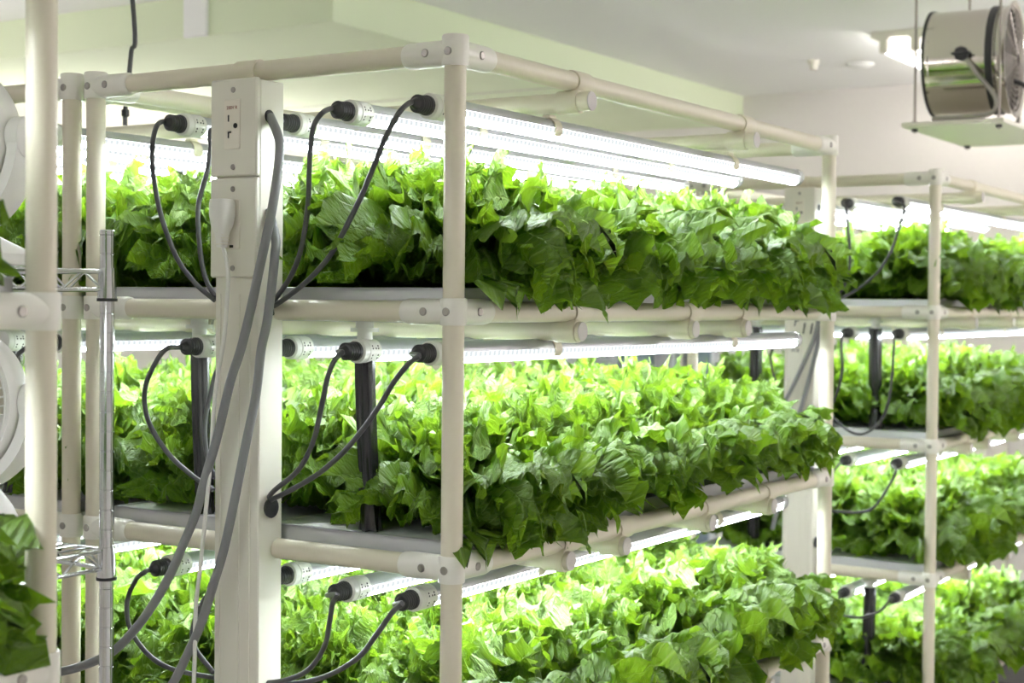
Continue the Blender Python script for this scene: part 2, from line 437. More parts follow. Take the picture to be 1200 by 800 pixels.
def light_at(r, k, i):
    y = .058 if i == 2 and r != 'C' else -.010
    o = np.array(ORI[r]); x = TX[r][i]
    if r == 'A' and k == 1: x = (-.045, -.159, -.31, -.434)[i]
    if r == 'A' and k == 2: x = (-.068, -.174, -.31, -.490)[i]
    if k and i != 2: y = .012
    if not k: y += .008
    loc = o + (x, y, LV[k] - .0285 - .0134 - .0197)
    loc[2] += (.0, .010, .015, .008)[k] + (.008 if r == 'B' and k == 0 else 0)
    l = copy_tree(light0, None, loc)
    wh = 'top frame' if k == 0 else TIER[k] + ' shelf'
    LOBJ[(r, k, i)] = l; ORG[l.name] = np.array(loc, float)
    tag(l, 'glowing LED grow light, %s, below %s of %s' % (PLACE[i], wh, NAME[r]), 'grow light', 'LED grow lights')
    return loc
LIGHTS = {}
for r, ks in (('A', (0, 1, 2)), ('B', (0, 1, 2, 3)), ('D', (0, 1, 2))):
    for k in ks:
        for i in range(4): LIGHTS[(r, k, i)] = light_at(r, k, i)
for k in (0, 1):
    for i in (0, 2): LIGHTS[('C', k, i)] = light_at('C', k, i)
for ch_ in kids(light0): bpy.data.objects.remove(ch_)
bpy.data.objects.remove(light0)

# ------------------------------------------------------------------ power ducts
def text_mesh(body, size, mt, name, parent, origin, xdir, zdir, shear=0.0):
    cu = bpy.data.curves.new(name, 'FONT'); cu.body = body; cu.size = size; cu.extrude = .0002; cu.align_x = 'CENTER'; cu.shear = shear
    tmp = bpy.data.objects.new(name + '_tmp', cu); COL.objects.link(tmp)
    bpy.context.view_layer.update()
    me = bpy.data.meshes.new_from_object(tmp.evaluated_get(bpy.context.evaluated_depsgraph_get()))
    bpy.data.objects.remove(tmp, do_unlink=True)
    xd = np.array(xdir, float); zd = np.array(zdir, float); nd = np.cross(xd, zd)
    base = ORG[parent.name]
    for v in me.vertices:
        p = np.array(origin) + xd * v.co[0] + zd * v.co[1] + nd * v.co[2] - base; v.co = p
    me.materials.clear(); me.materials.append(mt); me.update()
    o = bpy.data.objects.new(name, me); COL.objects.link(o); o.parent = parent; ORG[o.name] = base
    return o
def make_duct(r, label, plug_socket):
    o = np.array(ORI[r]); root = empty('power_duct', o + (-.318, -.02, 0), label, 'cable duct', 'cream power ducts')
    x0, x1 = PANX; yb, yf = .010, -.040
    q = MB(); q.box(o + (x0 + .003, yf + .003, 0), o + (x1, yb, 1.7465), .002)
    for xx in (-.345, -.312, -.294): q.box(o + (xx - .0012, yf + .0018, .02), o + (xx + .0012, yf + .004, 1.47), .0004)
    q.build('duct_body', M_duct, root)
    for j, (z0, z1) in enumerate(((1.6225, 1.7485), (1.4915, 1.6205))):
        cv = MB().box(o + (x0, yf - .004, z0), o + (x1, yf + .005, z1), .0022).build('outlet_cover', M_duct, root)
        for zz in (z0 + .012, z1 - .0145):
            q = MB(); q.lathe(o + (-.318, yf - .0035, zz), (0, -1, 0), [(0, .0040), (.0014, .0036), (.0016, .0)], 12, 0)
            q.build('screw', [M_screw], cv)
        zc = (z0 + z1) / 2 + .004
        q = MB(); q.box(o + (-.333, yf - .0056, zc - .032), o + (-.305, yf - .0035, zc + .032), .0008)
        ot = q.build('outlet', M_outlet, cv)
        q = MB()
        for (xa, za, w_, h_) in ((-.3245, .008, .0022, .0085), (-.3245, -.0135, .0022, .0085), (-.3222, -.0102, .0050, .0022)):
            q.box(o + (xa - w_ / 2, yf - .0062, zc + za - h_ / 2), o + (xa + w_ / 2, yf - .0050, zc + za + h_ / 2), .0002)
        q.lathe(o + (-.3125, yf - .0050, zc - .002), (0, -1, 0), [(0, .0034), (.0012, .0034)], 14)
        if j == 0 or not plug_socket: q.build('slot', M_dark, cv)
        if j == 0: text_mesh('200V R', .0062, M_ink, 'print', cv, o + (-.3185, yf - .0059, zc + .0195), (1, 0, 0), (0, 0, 1))
        else:
            q = MB(); q.box(o + (-.322, yf - .0062, zc - .030), o + (-.3155, yf - .0050, zc - .0265), .0003); q.build('slot', M_dark, cv)
    # rubber grommets on both sides at each tier
    for z in (LV[1] + .006, LV[2] + .055, LV[3] + .065):
        q = MB()
        q.lathe(o + (x1 - .001, -.014, z), (1, 0, 0), [(0, .0125), (.004, .0135), (.0055, .011), (.0055, .0)], 20)
        q.lathe(o + (x0 + .004, -.014, z), (-1, 0, 0), [(0, .0125), (.004, .0135), (.0055, .011), (.0055, .0)], 20)
        q.build('grommet', M_blackrub, root)
    q = MB(); q.lathe(o + (x1 - .0005, -.02, 1.700), (1, 0, 0), [(0, .0085), (.002, .0085), (.002, .0)], 16); q.build('cable_hole', M_dark, root)
    return root
ductA = make_duct('A', 'cream power duct with two outlet plates on the front of the middle rack', True)
ductB = make_duct('B', 'cream power duct numbered 11 in black marker, on the far right rack', False)
o = np.array(B)
def mark(body, size, nm, px, py):
    p = at(px, py, B[1] - .0405); text_mesh(body, size, M_blackink, nm, ductB, p, (1, 0, 0), (0, 0, 1), .18)
mark('11', .038, 'marker_number', 945.5, 391); mark('r', .034, 'marker_stroke', 932.5, 382); mark('n/a', .017, 'marker_note', 931.5, 412)
ductD = make_duct('D', 'cream power duct of the hidden left rack, out past the chrome shelf', False)

# ------------------------------------------------------------------ cords
def plug_mesh(q, p, d):
    prof = [(-.026, .0038), (-.022, .0060), (-.018, .0078)]
    t = -.0175
    while t < .0: prof += [(t, .0100), (t + .0012, .0114), (t + .0026, .0114), (t + .0032, .0100)]; t += .0046
    prof += [(.001, .0125), (.006, .0125), (.006, .0)]
    q.lathe(p, d, prof, 18)
def power_cord(light, pts, label, group, r=.0034, hidden_plug=False):
    """cord from the lamp's collar; pts = list of (px, py, plane Y) seen in the photo, ending in the duct"""
    loc = LIGHTS[light]
    root = LOBJ[light]
    q = MB(); plug_mesh(q, loc + (0, -.005, 0), (0, 1, 0)); q.build('plug', M_blackrub, root)
    P = [loc + (0, -.026, 0), loc + (0, -.036, -.0005)] + [at(*p) if len(p) == 3 and p[0] > 3 else np.array(p) for p in pts]
    MB().tube(smooth_path(P, 6), r, 10).build('cable', M_cord, root)
    return root
def seq(pix, y0, y1):
    n = len(pix); return [(x, y, y0 + (y1 - y0) * (i / (n - 1))) for i, (x, y) in enumerate(pix)]
GA = 'black lamp cords on the middle rack'
YE = -.016
power_cord(('A', 0, 0), seq([(470, 129), (461, 143), (450, 165), (436, 200), (420, 237), (392, 291), (372, 317), (352, 336), (328, 354), (316, 361)], -.068, YE), 'longest black lamp cord above the top lettuce, beside the corner post', GA)
power_cord(('A', 0, 1), seq([(377, 133), (368, 147), (364, 172), (362.5, 200), (361, 237), (355, 282), (345, 315), (331, 339), (316, 358)], -.068, YE), 'black lamp cord hanging right of the power duct, above the top shelf', GA)
power_cord(('A', 0, 2), seq([(252, 150), (247, 172), (243, 200), (234, 232), (232, 255), (235, 298), (241, 326), (252, 348)], .015, YE), 'black lamp cord hugging the left side of the outlet covers', GA)
power_cord(('A', 0, 3), seq([(183, 149), (179, 168), (179, 198), (185, 237), (195, 272), (210, 307), (231, 334), (252, 352)], -.068, YE), 'leftmost black lamp cord above the top shelf', GA)
power_cord(('A', 1, 0), seq([(491, 417), (480, 425), (462, 447), (445, 475), (425, 503), (400, 532), (370, 557), (337, 576), (314, 587)], -.066, YE), 'black lamp cord crossing the black drain sleeve diagonally', GA)
power_cord(('A', 1, 1), seq([(401, 413), (392, 422), (384, 442), (377, 475), (367, 517), (350, 550), (322, 574), (314, 584)], -.066, YE), 'black lamp cord left of the drain sleeve, second tier', GA)
power_cord(('A', 1, 3), seq([(196, 408), (185, 420), (172, 447), (169.5, 473), (177, 500), (197, 531), (224, 556), (250, 574)], -.066, YE), 'black lamp cord curling through lettuce left of the duct, second tier', GA)
power_cord(('A', 1, 2), seq([(262, 425), (247, 460), (240, 500), (243, 535), (252, 560)], .015, YE), 'black lamp cord mostly behind the duct, second tier', GA)
power_cord(('A', 2, 0), seq([(471, 707), (460, 717), (440, 745), (420, 770), (387, 790), (350, 800), (312, 801)], -.066, YE), 'black lamp cord looping below the corner joint, lowest visible tier, right one', GA)
power_cord(('A', 2, 1), seq([(395, 697), (390, 706), (386, 730), (380, 758), (362, 784), (337, 796), (312, 800)], -.066, YE), 'black lamp cord dropping straight then left, lowest visible tier', GA)
power_cord(('A', 2, 3), seq([(170, 670), (160, 678), (149.5, 702), (150, 727), (160, 750), (180, 772), (206, 785), (252, 794)], -.066, YE), 'black lamp cord behind the thick grey cable, bottom left', GA)
power_cord(('A', 2, 2), seq([(254, 680), (244, 695), (234, 712), (226, 737), (228, 758), (250, 788)], .015, YE), 'short black lamp cord bulging from the left of the duct, bottom', GA)
GB = 'black lamp cords on the far right rack'
yb = B[1]
power_cord(('B', 0, 1), seq([(992, 246), (994, 268), (996, 297), (994, 322), (985, 342), (972, 354)], yb - .065, yb - .02), 'left black lamp cord over the top lettuce of the far right rack', GB, .0032)
power_cord(('B', 0, 0), seq([(1060, 242), (1055, 262), (1045, 292), (1030, 317), (1010, 335), (992, 346), (972, 356)], yb - .065, yb - .02), 'right black lamp cord over the top lettuce of the far right rack', GB, .0032)
power_cord(('B', 1, 1), seq([(986, 402), (987, 432), (982, 457), (973, 478)], yb - .065, yb - .02), 'left black lamp cord beside the far post, second tier of the far right rack', GB, .0032)
power_cord(('B', 1, 0), seq([(1048, 402), (1045, 445), (1040, 475), (1030, 496), (1012, 508), (997, 506), (982, 494), (970, 480)], yb - .065, yb - .02), 'black lamp cord drooping onto the tray, second tier of the far right rack', GB, .0032)
power_cord(('B', 1, 3), seq([(903, 402), (903, 418), (906, 437), (912, 460)], yb - .065, yb - .02), 'short black lamp cord left of the numbered duct', GB, .0032)
power_cord(('B', 2, 0), seq([(1050, 552), (1040, 572), (1027, 591), (1015, 599), (995, 600), (970, 598)], yb - .065, yb - .02), 'black lamp cord curving over third-tier lettuce of the far right rack', GB, .0032)
power_cord(('B', 2, 1), seq([(974, 556), (973, 575), (970, 592)], yb - .065, yb - .02), 'black lamp cord end peeking from behind the middle rack far post', GB, .0032)
power_cord(('B', 3, 0), seq([(1044, 701), (1032, 715), (1015, 722), (1000, 723), (970, 717)], yb - .065, yb - .02), 'black lamp cord crossing the drain sleeve, lowest tier of the far right rack', GB, .0032)
power_cord(('B', 3, 1), seq([(985, 693), (983, 702), (976, 712), (966, 717)], yb - .065, yb - .02), 'short black lamp cord left of the drain sleeve, lowest tier', GB, .0032)
for k in (0, 1, 2):
    l = LIGHTS[('D', k, 0)]
    q = [tuple(l + d) for d in ((-.01, -.065, -.02), (-.04, -.06, -.08), (-.10, -.05, -.17), (-.18, -.04, -.24), (-.232, -.02, -.25))]
    power_cord(('D', k, 0), q, 'black lamp cord of the hidden left rack, %s tier, behind the thick post' % ('first', 'second', 'third')[k], 'black lamp cords on the hidden left rack')

def cable(name, pts, r, mt, label, cat='cable'):
    o_ = MB().tube(smooth_path(pts, 8), r, 14).build(name, mt); return tag(o_, label, cat)
g1 = [(PANX[1] + .002, -.02, 1.700)] + [at(*p) for p in [(325, 156, -.03), (328, 172, -.035), (325, 206, -.042), (317, 255, -.055), (305, 310, -.062), (293, 366, -.065), (282, 410, -.065), (270, 447, -.065), (255, 510, -.065), (240, 562, -.068), (230, 600, -.07), (215, 637, -.075), (200, 672, -.08), (180, 707, -.085), (160, 735, -.09), (135, 761, -.095), (112, 774, -.10), (75, 786, -.12), (30, 790, -.16), (-40, 780, -.2)]]
cable('grey_cable', g1, .0060, M_grey, 'thick grey cable from the duct top sweeping down left past the chrome post')
MBp = MB().tube([np.array((PANX[1] - .002, -.02, 1.578)), np.array((PANX[1] + .006, -.02, 1.578))], .006, 14)
g2 = [(PANX[1] + .001, -.02, 1.578)] + [at(*p) for p in [(323, 280, -.035), (322, 300, -.045), (319, 330, -.05), (313, 377, -.055), (306, 410, -.058), (300, 462, -.06), (287, 525, -.062), (273, 595, -.064), (262, 645, -.066), (250, 685, -.068), (235, 732, -.07), (219, 768, -.072), (204, 798, -.075), (185, 830, -.08), (160, 870, -.085)]]
cable('grey_cable', g2, .0060, M_grey, 'second thick grey cable, starting mid duct and running straight down its face')
# white plug in the lower outlet with its thin cord
o = np.array(A)
pl = empty('white_plug', at(268, 260, -.046), 'white mains plug in the lower outlet with thin white cord hanging', 'plug')
c0 = at(269, 245, -.046)
q = MB()
prof = [(-.0, .0135, .0145), (.006, .0150, .0155), (.020, .0150, .0155), (.034, .0120, .0140), (.044, .0075, .0100), (.062, .0055, .0070)]
V = []; F = []; ns = 16
for t, a, b in prof:
    for i in range(ns):
        th = 2 * PI * i / ns; ca, sa = math.cos(th), math.sin(th)
        sx = math.copysign(abs(ca) ** .6, ca); sy = math.copysign(abs(sa) ** .6, sa)
        V.append((c0[0] + a * sx, -.060 + b * .9 * sy, c0[2] + .012 - t))
F = [[i * ns + k, i * ns + (k + 1) % ns, (i + 1) * ns + (k + 1) % ns, (i + 1) * ns + k] for i in range(len(prof) - 1) for k in range(ns)]
F += [list(range(ns)), [(len(prof) - 1) * ns + k for k in range(ns)]]
q.add(V, F); q.build('plug_body', M_whitecord, pl)
q = MB()
for z in (.046, .050, .054, .058): q.box((c0[0] - .0068, -.0672, c0[2] + .012 - z - .0007), (c0[0] + .0068, -.0530, c0[2] + .012 - z + .0007), .0004)
q.build('strain_relief', M_outlet, pl)
P = [np.array((c0[0], -.060, c0[2] - .045))] + [at(*p) for p in [(267, 315, -.062), (265.5, 360, -.062), (262, 400, -.062), (252, 462, -.064), (247, 537, -.066), (241, 600, -.068), (235, 662, -.070), (229.5, 712, -.072), (228, 775, -.074), (226, 830, -.076)]]
MB().tube(smooth_path(P, 6), .0028, 10).build('cable', M_whitecord, pl)
# pairs of dark grey cables on the far duct
for j, pth in enumerate(([(959, 374), (957.5, 385), (953, 400), (942, 425), (927, 457), (915, 482), (900, 530), (888, 600)], [(961, 372), (960.5, 388), (958.5, 402), (952, 430), (941, 470), (932, 500), (920, 560), (905, 620)])):
    P = [at(x, y, yb - .05 - .01 * (1 - j)) for x, y in pth]
    cable('grey_cable', P, .0056, M_grey, ('left' if j == 0 else 'right') + ' of two grey cables slanting down beside the 11 on the far duct')

# ------------------------------------------------------------------ black drain sleeves
def drain(x, y, ztop, zbot, label, lean=0.0, r=.0125, narrow=None):
    root = empty('drain_pipe', (x, y, zbot), label, 'drain pipe', 'black drain sleeves'); seg = 36; V = []; n = 16; F = []
    rr = random.Random(int(abs(x * 1e4) + abs(zbot * 1e3))); ph = rr.random() * 6
    for i in range(n + 1):
        t = i / n; z = ztop - .026 + (zbot - ztop + .026) * t
        cx = x + lean * t ** 1.5
        for k in range(seg):
            a = 2 * PI * k / seg
            q = r * (1 + .07 * math.sin(7 * a + ph + 1.2 * t) + .05 * math.sin(13 * a - 2 * t + ph))
            if narrow and t > narrow: q *= .55 if t < narrow + .18 else 1.0
            if t > .92: q *= 1 + .35 * (t - .92) / .08 * math.sin(5 * a + ph)
            V.append((cx + q * math.cos(a), y + q * math.sin(a), z))
    F = [[i * seg + k, i * seg + (k + 1) % seg, (i + 1) * seg + (k + 1) % seg, (i + 1) * seg + k] for i in range(n) for k in range(seg)]
    F += [list(range(seg)), [n * seg + k for k in range(seg)]]
    MB().add(V, F).build('sleeve', M_film, root, sharp=60)
    q = MB(); q.lathe((x, y, ztop - .035), (0, 0, 1), [(0, .010), (.022, .010), (.022, .0185), (.027, .0185), (.027, .012), (.035, .012)], 24)
    q.build('fitting', M_coll, root)
    return root
def zbt(k): return LV[k] - .0142
drain(-.163, .036, zbt(1), LV[2] + .030, 'black drain sleeve between two lamp cords on the middle rack', .012, .0128)
drain(-.452, .036, zbt(1), LV[2] + .030, 'black drain sleeve just left of the power duct on the middle rack', .012, .0125)
drain(-.19, 2.075, zbt(1), LV[2] + .030, 'black drain sleeve on second tier of the far right rack, right of the post', .004, .0150, .62)
drain(-.50, 2.075, zbt(1), LV[2] + .030, 'black drain sleeve seen far back beyond the middle rack, left of the numbered duct', .004, .0150)
drain(-.195, 2.075, zbt(3), LV[4] + .030, 'black drain sleeve on the lowest tier of the far right rack', -.006, .0145, .55)
drain(-.500, 2.075, zbt(2), LV[3] + .030, 'grey-black drain sleeve behind the lettuce, third tier of far right rack', 0, .0150)
drain(-.836, .036, zbt(1), LV[2] + .030, 'black drain sleeve behind the lower white fan', 0, .0130)

# ------------------------------------------------------------------ lettuce
def hash_noise(rs, n=8):
    """smooth random field on [-1.3,1.3]^2 as a sum of plane waves"""
    k = rs.normal(size=(n, 2)) * rs.uniform(.6, 1.6, size=(n, 1)); ph = rs.uniform(0, 2 * PI, n)
    return lambda x, y, s: sum(np.sin(s * (k[i, 0] * x + k[i, 1] * y) + ph[i]) for i in range(n)) / math.sqrt(n)
NT, NRr = 190, 17
def leaf_verts(rs, Ln, width, b0, b1, ruff, cup):
    Tm = 1.92
    th = np.linspace(-Tm, Tm, NT); rr = np.linspace(0, 1, NRr + 1)[1:] ** .8
    lob = 1 + .06 * np.sin(rs.uniform(3, 5) * th + rs.uniform(0, 6)) + .05 * np.sin(rs.uniform(7, 10) * th + rs.uniform(0, 6))
    nt = rs.integers(36, 45)
    ph = (th + Tm) / (2 * Tm) * nt + 1.1 * np.sin(3.1 * th + rs.uniform(0, 6)) + .5 * np.sin(7.3 * th + rs.uniform(0, 6))
    tooth = np.abs(2 * (ph % 1.0) - 1) ** 1.7
    tam = .072 + .045 * np.sin(np.floor(ph) * 2.4 + rs.uniform(0, 6))
    out = np.cos(th * .60) ** 1.1 * lob * (1 + tam * (2 * tooth - .7))
    p1, p2, p3, p4, p5 = rs.uniform(0, 2 * PI, 5); n1 = rs.uniform(3.6, 5.4); n2 = rs.uniform(9.5, 12.5); n3 = rs.uniform(19, 24)
    fld = hash_noise(rs); fl2 = hash_noise(rs); fl3 = hash_noise(rs, 10); fl4 = hash_noise(rs, 12)
    R2, TH = np.meshgrid(rr, th, indexing='ij')
    OUT = np.meshgrid(rr, out, indexing='ij')[1]
    soft = np.cos(TH * .60) ** 1.1
    wt = R2 ** 5
    RAD = R2 * (soft * (1 - wt) + OUT * wt)
    x = RAD * np.sin(TH) * width; y = RAD * np.cos(TH)
    marg = R2 ** 2.2; m2 = R2 ** 4
    z = ruff * (marg * (.75 * np.sin(n1 * TH + p1) + .60 * np.sin(n2 * TH + p2 + 1.2 * np.sin(2.2 * TH + p4))) + .72 * m2 * np.sin(n3 * TH + p3 + 1.5 * np.sin(3 * TH + p5)))
    ins = np.clip(R2 * 2, 0, 1)
    z += ins * (.040 * fld(x, y, 5.0) + .034 * fl2(x, y, 12.0) +   .027 * fl3(x, y, 26.0) + .013 * fl4(x, y, 52.0))
    z += cup * x * x - .05 * np.exp(-np.abs(x) / .07) * (1 - R2 * .6)
    sw = ruff * (.9 * marg * np.cos(n2 * TH + p2) + .7 * m2 * np.cos(n3 * TH + p3 + 1.5 * np.sin(3 * TH + p5)))
    x = x + sw * np.cos(TH) * .45; y = y - sw * np.sin(TH) * .45
    y = y + .15    # stalk
    px = np.concatenate([[0.0], x.ravel()]); py = np.concatenate([[.08], y.ravel()]); pz = np.concatenate([[0], z.ravel()])
    # bend along the length
    sN = 60; s = np.linspace(-.5, 1.35, sN); sc = np.clip(s, 0, 1.3)
    ang = b0 + (b1 - b0) * (sc / 1.1) ** 1.35 + .10 * np.sin(3 * s + p4)
    ds = s[1] - s[0]; cx = np.concatenate([[0], np.cumsum(np.sin(ang[:-1]) * ds)]); cz = np.concatenate([[0], np.cumsum(np.cos(ang[:-1]) * ds)])
    i0 = np.interp(0, s, cx); j0 = np.interp(0, s, cz)
    hx = np.interp(py, s, cx) - i0; hz = np.interp(py, s, cz) - j0; an = np.interp(py, s, ang)
    # local: outward (o), sideways (w), up; leaf normal faces the plant axis
    no, nz = -np.cos(an), np.sin(an)
    twist = rs.uniform(-.35, .35)
    w = px + twist * pz; O = hx + no * pz; Z = hz + nz * pz
    V = np.stack([O, w, Z], 1) * Ln
    uvs = np.stack([px, py], 1)
    return V, uvs
FI = []
for k in range(NT - 1): FI.append((0, 1 + k, 2 + k))
for i in range(NRr - 1):
    for k in range(NT - 1):
        a = 1 + i * NT + k; FI.append((a, a + NT, a + NT + 1, a + 1))
def head_mesh(seed, edge=False, corner=False):
    rs = np.random.default_rng(seed); VV = []; UU = []; FF = []; AG = []; off = 0
    n = 22
    for i in range(n):
        t = (i + rs.uniform(-.3, .3)) / n; t = min(max(t, 0), 1)
        az = i * 2.39996 + rs.uniform(-.25, .25)
        Ln = .136 - .036 * t + rs.uniform(-.012, .012)
        b0 = math.radians(52 * (1 - t) ** 1.1 + rs.uniform(-4, 8)); b1 = math.radians(112 * (1 - t) ** .8 + 22 + rs.uniform(-16, 16))
        if edge:
            ca = math.cos(az)
            if corner: ca = max(math.cos(az), math.cos(az - PI / 2))
            if ca > .50 and t < .66:
                b0 = math.radians(rs.uniform(34, 56) * (1 - .5 * t)); b1 = math.radians(rs.uniform(150, 182) - 35 * t); Ln = rs.uniform(.142, .172)
        V, U = leaf_verts(rs, Ln, rs.uniform(.80, 1.0), b0, b1, rs.uniform(.135, .185), rs.uniform(-.15, .35))
        V[:, 0] += .012 * (1 - t) + .002; V[:, 2] += .004 + .045 * t
        c, s = math.cos(az), math.sin(az)
        V = np.stack([V[:, 0] * c - V[:, 1] * s, V[:, 0] * s + V[:, 1] * c, V[:, 2]], 1)
        VV.append(V); UU.append(U); FF += [tuple(j + off for j in f) for f in FI]; off += len(V); AG.append(np.full(len(V), t))
    V = np.concatenate(VV); U = np.concatenate(UU); A_ = np.concatenate(AG)
    V[:, 2] = np.where(V[:, 2] < 0, -.058 * np.tanh(-V[:, 2] / .058), V[:, 2])
    low = V[:, 2] < .005; wob = .004 * np.abs(np.sin(V[:, 0] * 140 + V[:, 1] * 90))
    if edge:
        ax_ = [0, 1] if corner else [0]
        free = np.zeros(len(V), bool)
        for a in ax_:
            lip = low & (V[:, a] > .100)              # past the tray lip: hang over the outside of the rail
            V[lip, a] = np.maximum(V[lip, a], .126 + wob[lip] + .10 * np.clip(-V[lip, 2], 0, .02)); free |= lip
        low &= ~free
    V[low, 2] = .005 + wob[low]
    me = bpy.data.meshes.new('lettuce_leaves'); me.from_pydata([tuple(p) for p in V], [], FF)
    uvl = me.uv_layers.new(name='UVMap'); li = np.empty(len(me.loops), int); me.loops.foreach_get('vertex_index', li)
    uvl.data.foreach_set('uv', U[li].ravel())
    at_ = me.attributes.new('age', 'FLOAT', 'POINT'); at_.data.foreach_set('value', A_.astype(np.float32))
    me.polygons.foreach_set('use_smooth', [True] * len(me.polygons)); me.materials.append(M_leaf); me.update()
    return me
HEADS = [head_mesh(100 + i) for i in range(6)]
EDGE = [head_mesh(200 + i, True) for i in range(6)]
CORN = [head_mesh(300 + i, True, True) for i in range(2)]
ORD = ('first', 'second', 'third', 'fourth', 'fifth', 'sixth')
ROWN = ('aisle-side row', 'middle row', 'inner row')
def lettuce(r, k, i, j, x, y, me, rot, sc, zs=None):
    o_ = bpy.data.objects.new('lettuce_head', me); COL.objects.link(o_)
    o_.location = np.array(ORI[r]) + (x, y, LV[k] + .0295); o_.rotation_euler = (rnd.uniform(-.05, .05) if me in HEADS else 0, rnd.uniform(-.05, .05) if me in HEADS else 0, rot)
    o_.scale = (sc, sc * (rnd.choice((-1, 1)) if me in EDGE else 1), sc * (zs or rnd.uniform(.95, 1.06)))
    fr = 'front' if r != 'C' else 'far end'
    tag(o_, 'frilly lettuce, %s from %s, %s, %s shelf of %s' % (ORD[j], fr, ROWN[i], TIER[k], NAME[r]), 'lettuce', 'lettuces on the %s shelf of the %s' % (TIER[k], NAME[r]))
    return o_
def plant_shelf(r, k, rows=6, y0=.150, step=.198, cols=(0, 1, 2), sc=1.0):
    for i in cols:
        for j in range(rows):
            x = (-.108, -.312, -.512)[i] + rnd.uniform(-.012, .012); y = y0 + step * j + rnd.uniform(-.015, .015) + (.0 if i != 1 else .03)
            y = min(y, 1.145)
            s = sc * rnd.uniform(.97, 1.12)
            if i == 0:
                x = -.108
                if j == rows - 1 and rows == 6: lettuce(r, k, i, j, x, 1.142, CORN[rnd.randrange(2)], 0.0, s * .97)
                else: lettuce(r, k, i, j, x, y, EDGE[rnd.randrange(6)], rnd.uniform(-.35, .35), s)
            else: lettuce(r, k, i, j, x, y, HEADS[rnd.randrange(6)], rnd.uniform(0, 6.28), s)
for k in (1, 2, 3): plant_shelf('A', k, sc=1.04 if k == 1 else 1.0)
for k in (1, 2, 3, 4): plant_shelf('B', k, sc=1.04, rows=6 if k < 4 else 5)
for k in (1, 2, 3): plant_shelf('D', k, sc=1.02)

# ------------------------------------------------------------------ chrome wire shelving with two desk fans
CX, CY = -.452, -.134
CW, CDp = .60, .42
ch = empty('chrome_wire_rack', (CX, CY, 0), 'chrome wire shelving unit carrying two white fans, between the racks', 'wire shelf')
for x in (CX, CX - CW):
    for y in (CY, CY - CDp):
        q = MB(); prof = [(0.0, .012), (.02, .012), (.021, .0095)]
        z = .04
        while z < 1.545: prof += [(z, .0095), (z + .0006, .0089), (z + .0018, .0089), (z + .0024, .0095)]; z += .0255
        prof += [(1.5455, .0098), (1.550, .0098), (1.5515, .0085), (1.5515, 0)]
        q.lathe((x, y, 0), (0, 0, 1), prof, 20); q.build('post', M_chrome, ch)
SH = (1.474, 1.112)
for zb in SH:
    zt = zb + .0235; q = MB(); wr = .0029
    c = [(CX, CY), (CX - CW, CY), (CX - CW, CY - CDp), (CX, CY - CDp)]
    for i in range(4):
        a = np.array((*c[i], 0)); b = np.array((*c[(i + 1) % 4], 0)); d = norm(b - a); a = a + d * .008; b = b - d * .008
        for z in (zt, zb): q.tube([a + (0, 0, z), b + (0, 0, z)], wr, 8)
        ln = np.linalg.norm(b - a); n = int(ln / .032); P = []
        for t in range(n + 1): P.append(a + d * ln * t / n + (0, 0, zt if t % 2 else zb))
        q.tube(P, .0018, 6)
    sh = q.build('shelf_rim', M_chrome, ch)
    q = MB()
    n = 22
    for t in range(1, n): q.tube([(CX - CW * t / n, CY - .003, zt + .002), (CX - CW * t / n, CY - CDp + .003, zt + .002)], .0016, 6)
    for f in (.33, .66): q.tube([(CX - .003, CY - CDp * f, zt - .001), (CX - CW + .003, CY - CDp * f, zt - .001)], .0022, 6)
    q.build('shelf_wires', M_chrome, ch)
    for x, y in c:
        q = MB(); q.lathe((x, y, zb - .012), (0, 0, 1), [(0, .0102), (0, .0125), (.040, .0112), (.040, .0102)], 20, 0)
        q.lathe((x, y, zb - .015), (0, 0, 1), [(0, .0100), (0, .0133), (.004, .0133), (.004, .0100)], 20, 1)
        q.build('collar', [M_chrome, M_blackrub], ch)

